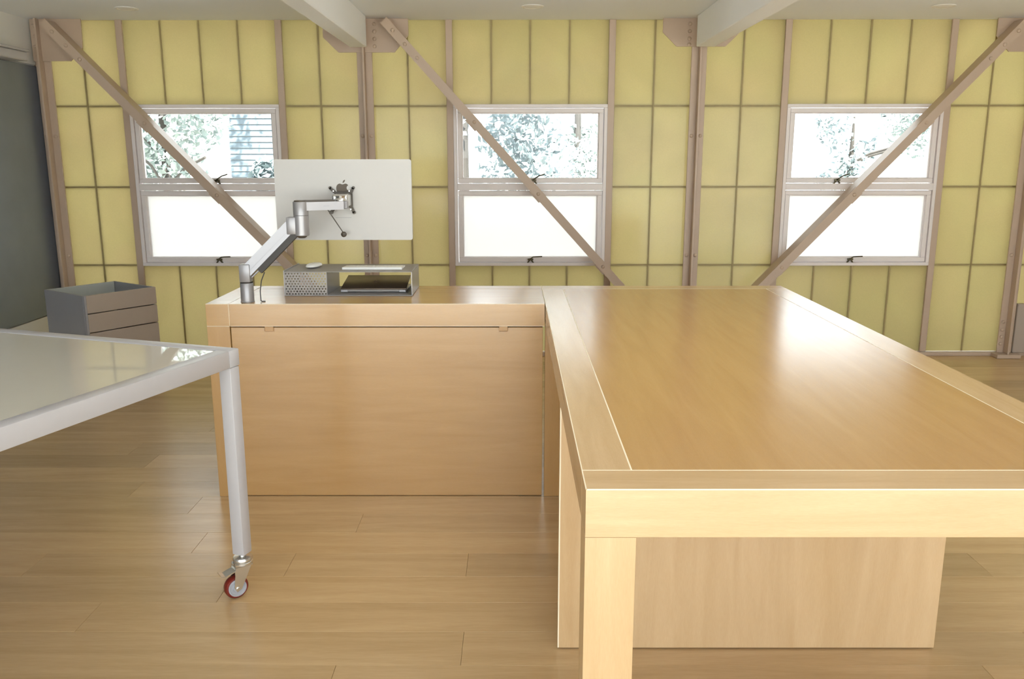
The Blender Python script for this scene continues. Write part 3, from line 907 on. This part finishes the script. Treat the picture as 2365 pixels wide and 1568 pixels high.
# ------------------------------------------------------------------ monitor arm
AX, AY = -1.160, 3.668
am = thing('monitor_mount', (AX, AY, TZ), 'silver jointed monitor arm clamped on the desk front edge', 'monitor arm')
obj('post', MB().lathe((AX, AY, TZ + .0006), (0, 0, 1), [(.030, 0), (.030, .002), (.0282, .004), (.0282, .081), (.027, .083)], 28), M['alu'], am)
obj('elbow_block', MB().box(AX - .0235, AX + .0225, AY - .024, AY + .024, TZ + .088, TZ + .166, b=.004, seg=2), M['alu'], am)
obj('elbow_ring', MB().cyl((AX, AY, TZ + .0845), (AX, AY, TZ + .0875), .027, 24), M['black'], am)
# lower arm rises to the right; its top joint cylinder at (JX, JY)
JX, JY = -0.916, 3.700
P0 = Vector((AX + .006, AY, TZ + .132))
P1 = Vector((JX - .030, JY, 1.222))
dv = (P1 - P0).normalized()
nv = Vector((-dv.z, 0, dv.x)).normalized()
sdv = dv.cross(nv).normalized()
obj('lower_arm', MB().bar(P0 + nv * .002, P1 + dv * .004 + nv * .002, nv * .052, sdv * .036), M['alu'], am)
obj('arm_seam', MB().bar(P0 + nv * -.006 - sdv * .0002, P1 + nv * -.006 - sdv * .0002, nv * .0012, sdv * .0366), M['cab_side'], am)
obj('spring_cover', MB().bar(P0 + dv * .040 - nv * .037, P1 - dv * .030 - nv * .037, nv * .024, sdv * .032), M['black'], am)
obj('link_rod', MB().cyl(P0 + dv * -.004 - nv * .030, P1 + dv * .008 - nv * .040, .004, 10), M['alu'], am)
obj('joint_cylinder', MB().lathe((JX, JY, 1.168), (0, 0, 1), [(.0305, 0), (.0325, .002), (.0325, .086)], 28), M['alu'], am)
obj('joint_block', MB().box(JX - .060, JX - .020, JY - .026, JY + .026, 1.174, 1.248, b=.004, seg=2), M['alu'], am)
obj('joint_cap', MB().lathe((JX, JY, 1.1678), (0, 0, -1), [(.022, 0), (.021, .005), (.014, .010)], 20), M['bracket'], am)
obj('upper_joint', MB().lathe((JX, JY, 1.2555), (0, 0, 1), [(.0325, 0), (.0325, .056), (.0315, .0575)], 28), M['alu'], am)
# upper arm to the head
HX, HY = -0.752, 3.830
UA0, UA1 = Vector((JX, JY, 1.2935)), Vector((HX - .002, HY - .045, 1.2935))
ud = (UA1 - UA0).normalized()
us = Vector((-ud.y, ud.x, 0))
ub = MB()
ub.bar(UA0, UA1, us * .052, Vector((0, 0, .036)))
obj('upper_arm', ub, M['alu'], am)
obj('upper_arm_cover', MB().bar(UA0 - ud * .012 + Vector((0, 0, .0215)), UA1 - ud * .04 + Vector((0, 0, .0215)), us * .046, Vector((0, 0, .007))), M['bracket'], am)
obj('upper_joint_lid', MB().lathe((JX, JY, 1.3131), (0, 0, 1), [(.028, 0), (.026, .005)], 24), M['bracket'], am)
q = UA0 + (UA1 - UA0) * .58 - us * .0265
obj('name_plate', MB().bar(q - ud * .012, q + ud * .012, us * .001, Vector((0, 0, .002))), M['cab_side'], am)
obj('head_pivot', MB().lathe((HX - .012, HY - .02, 1.312), (0, 0, 1), [(.026, 0), (.026, .004), (.021, .012), (.023, .022)], 24), M['chrome'], am)
obj('head', MB().box(-0.803, -0.734, HY - .022, MY - .018, 1.283, 1.339, b=.008, seg=3), M['chrome'], am)
obj('head_neck', MB().box(HX - .03, HX + .02, HY - .04, HY - .005, 1.277, 1.312, b=.003), M['alu'], am)
# X bracket on the monitor back
BC = Vector((-0.7805, 0, 1.309))
bk = MB().prism(rounded_rect(-0.812, -0.731, 1.274, 1.346, .012), 'y', MY - .0165, MY - .0095)
for (sx, sz, ex_, ez) in ((-1, 1, -0.832, 1.364), (1, 1, -0.727, 1.364), (1, -1, -0.727, 1.252), (-1, -1, -0.834, 1.252)):
    p = Vector((-0.772 + sx * .032, MY - .013, 1.310 + sz * .028))
    qv = Vector((ex_, MY - .013, ez))
    d2 = (qv - p).normalized()
    w2 = Vector((-d2.z, 0, d2.x))
    bk.bar(p - d2 * .006, qv, w2 * .0125, Vector((0, .006, 0)))
    bk.cyl((qv.x, MY - .016, qv.z), (qv.x, MY - .0009, qv.z), .0065, 12)
obj('mount_bracket', bk, M['bracket'], am)
for (x, z) in ((-0.816, 1.350), (-0.744, 1.350), (-0.740, 1.268), (-0.820, 1.268)):
    obj('screw', MB().cyl((x, MY - .0185, z), (x, MY - .0164, z), .003, 8), M['chrome'], am)
lr = obj('tilt_lever', MB().cyl((-0.836, MY - .07, 1.272), (-0.772, MY - .055, 1.166), .0024, 8), M['bracket'], am)
obj('lever_knob', MB().lathe((-0.768, MY - .068, 1.158), (0, 1, 0), [(.008, 0), (.0125, .003), (.0125, .012), (.008, .015)], 18), M['bracket'], am)
obj('lever_pivot', MB().cyl((-0.818, MY - .07, 1.256), (-0.818, MY - .055, 1.256), .007, 12), M['bracket'], am)

cbp = [(-1.080, AY + .003, 1.012), (-1.096, AY + .003, .975), (-1.103, AY, .93), (-1.102, AY, TZ + .0032), (-1.098, AY - .002, TZ + .003), (-1.082, AY - .004, TZ + .003)]
cbo = obj('cable', MB().tube(cbp, .0023, 8), M['cable'])
tag(cbo, 'thin dark cable hanging from the monitor arm to the desk', 'cable')

# ------------------------------------------------------------------ outside
gr = obj('ground', MB().box(-40, 40, -40, 60, -0.32, -0.12), M['ground'])
tag(gr, 'pale paved ground outside the windows', 'ground', kind='structure')

def tree(x, y, h, rad, mat, seed, label, nl=6500, leaf=.06, zc=None):
    rt = random.Random(seed)
    e = thing('tree', (x, y, -.12), label, 'tree', 'trees outside the windows')
    tk = MB().lathe((x, y, -.12), (0, 0, 1), [(.085, 0), (.06, h * .3), (.035, h * .7), (.012, h * .95)], 10)
    for k in range(7):
        a = rt.uniform(0, 6.28)
        z = h * rt.uniform(.25, .7)
        L = rad * rt.uniform(.5, .9)
        tk.tube([(x, y, z), (x + math.cos(a) * L * .5, y + math.sin(a) * L * .5, z + L * .3), (x + math.cos(a) * L, y + math.sin(a) * L, z + L * .45)], .018, 6)
    obj('trunk', tk, M['bark'], e)
    fo = MB()
    clumps = [(x + max(-rad * .8, min(rad * .8, rt.gauss(0, rad * .45))), y + max(-rad * .7, min(rad * .7, rt.gauss(0, rad * .4))), h * rt.uniform(.15, .98), rad * rt.uniform(.25, .45)) for _ in range(16)]
    for k in range(nl):
        cx, cy, cz, cr = rt.choice(clumps)
        v = Vector((rt.gauss(0, 1), rt.gauss(0, 1), rt.gauss(0, 1))).normalized() * cr * rt.uniform(.4, 1) 
        c = Vector((cx, cy, cz)) + v
        if c.z < .2: continue
        a = Vector((rt.gauss(0, 1), rt.gauss(0, 1), rt.gauss(0, 1))).normalized()
        b = a.orthogonal().normalized()
        s = leaf * rt.uniform(.6, 1.3)
        a, b = a * s, b * s * .5
        fo.add([c - a, c + b, c + a, c - b], [(0, 1, 2, 3)])
    f = obj('foliage', fo, M[mat], e, smooth=False)
    f['kind'] = 'stuff'

tree(-4.6, 11.5, 4.2, 1.7, 'leaf_a', 1, 'pale leafy tree seen through the left window')
tree(-3.0, 10.4, 1.45, .6, 'leaf_b', 5, 'low grey-green shrubby tree at the right of the left window view', nl=1600)
tree(-0.6, 10.6, 4.5, 1.5, 'leaf_b', 2, 'dense tree filling the left part of the middle window view')
tree(1.0, 13.6, 5.0, 1.25, 'leaf_a', 3, 'pale tree filling the right part of the middle window view')
tree(4.5, 11.6, 2.25, .55, 'leaf_c', 4, 'small sparse tree seen through the right window', nl=1100, leaf=.05)
tree(9.0, 17.5, 5.0, 1.6, 'leaf_a', 6, 'pale tree at the far right behind the right brace')

hs = thing('neighbour_house', (-4.0, 14.0, -.12), 'neighbouring house with grey horizontal siding beyond the left window', 'house')
HX0, HX1, HYY = -4.55, -1.9, 14.0
obj('wall', MB().box(HX0, HX1, HYY, HYY + 4, -.12, 3.0), M['house_wall'], hs)
k = 0
z = -.1
while z < 2.9:
    obj('siding_board', MB().prism([(HYY - .03, z), (HYY - .001, z), (HYY - .001, z + .085), (HYY - .012, z + .085)], 'x', HX0, HX1), M['siding'], hs)
    z += .092
obj('roof', MB().prism([(HX0 - .3, 2.95), (HX1 + .3, 2.95), (HX1 + .1, 3.3), (HX0 - .1, 3.3)], 'y', HYY - .4, HYY + 4.2), M['roof'], hs)
sd = thing('garden_shed', (5.2, 13.0, -.12), 'low white-roofed shed at the foot of the right window view', 'shed')
obj('wall', MB().box(4.2, 6.6, 13.0, 15, -.12, .95), M['house_wall'], sd)
obj('roof', MB().prism([(4.0, .96), (6.8, .96), (6.8, 1.36), (4.0, 1.16)], 'y', 12.8, 15.2), M['roof'], sd)
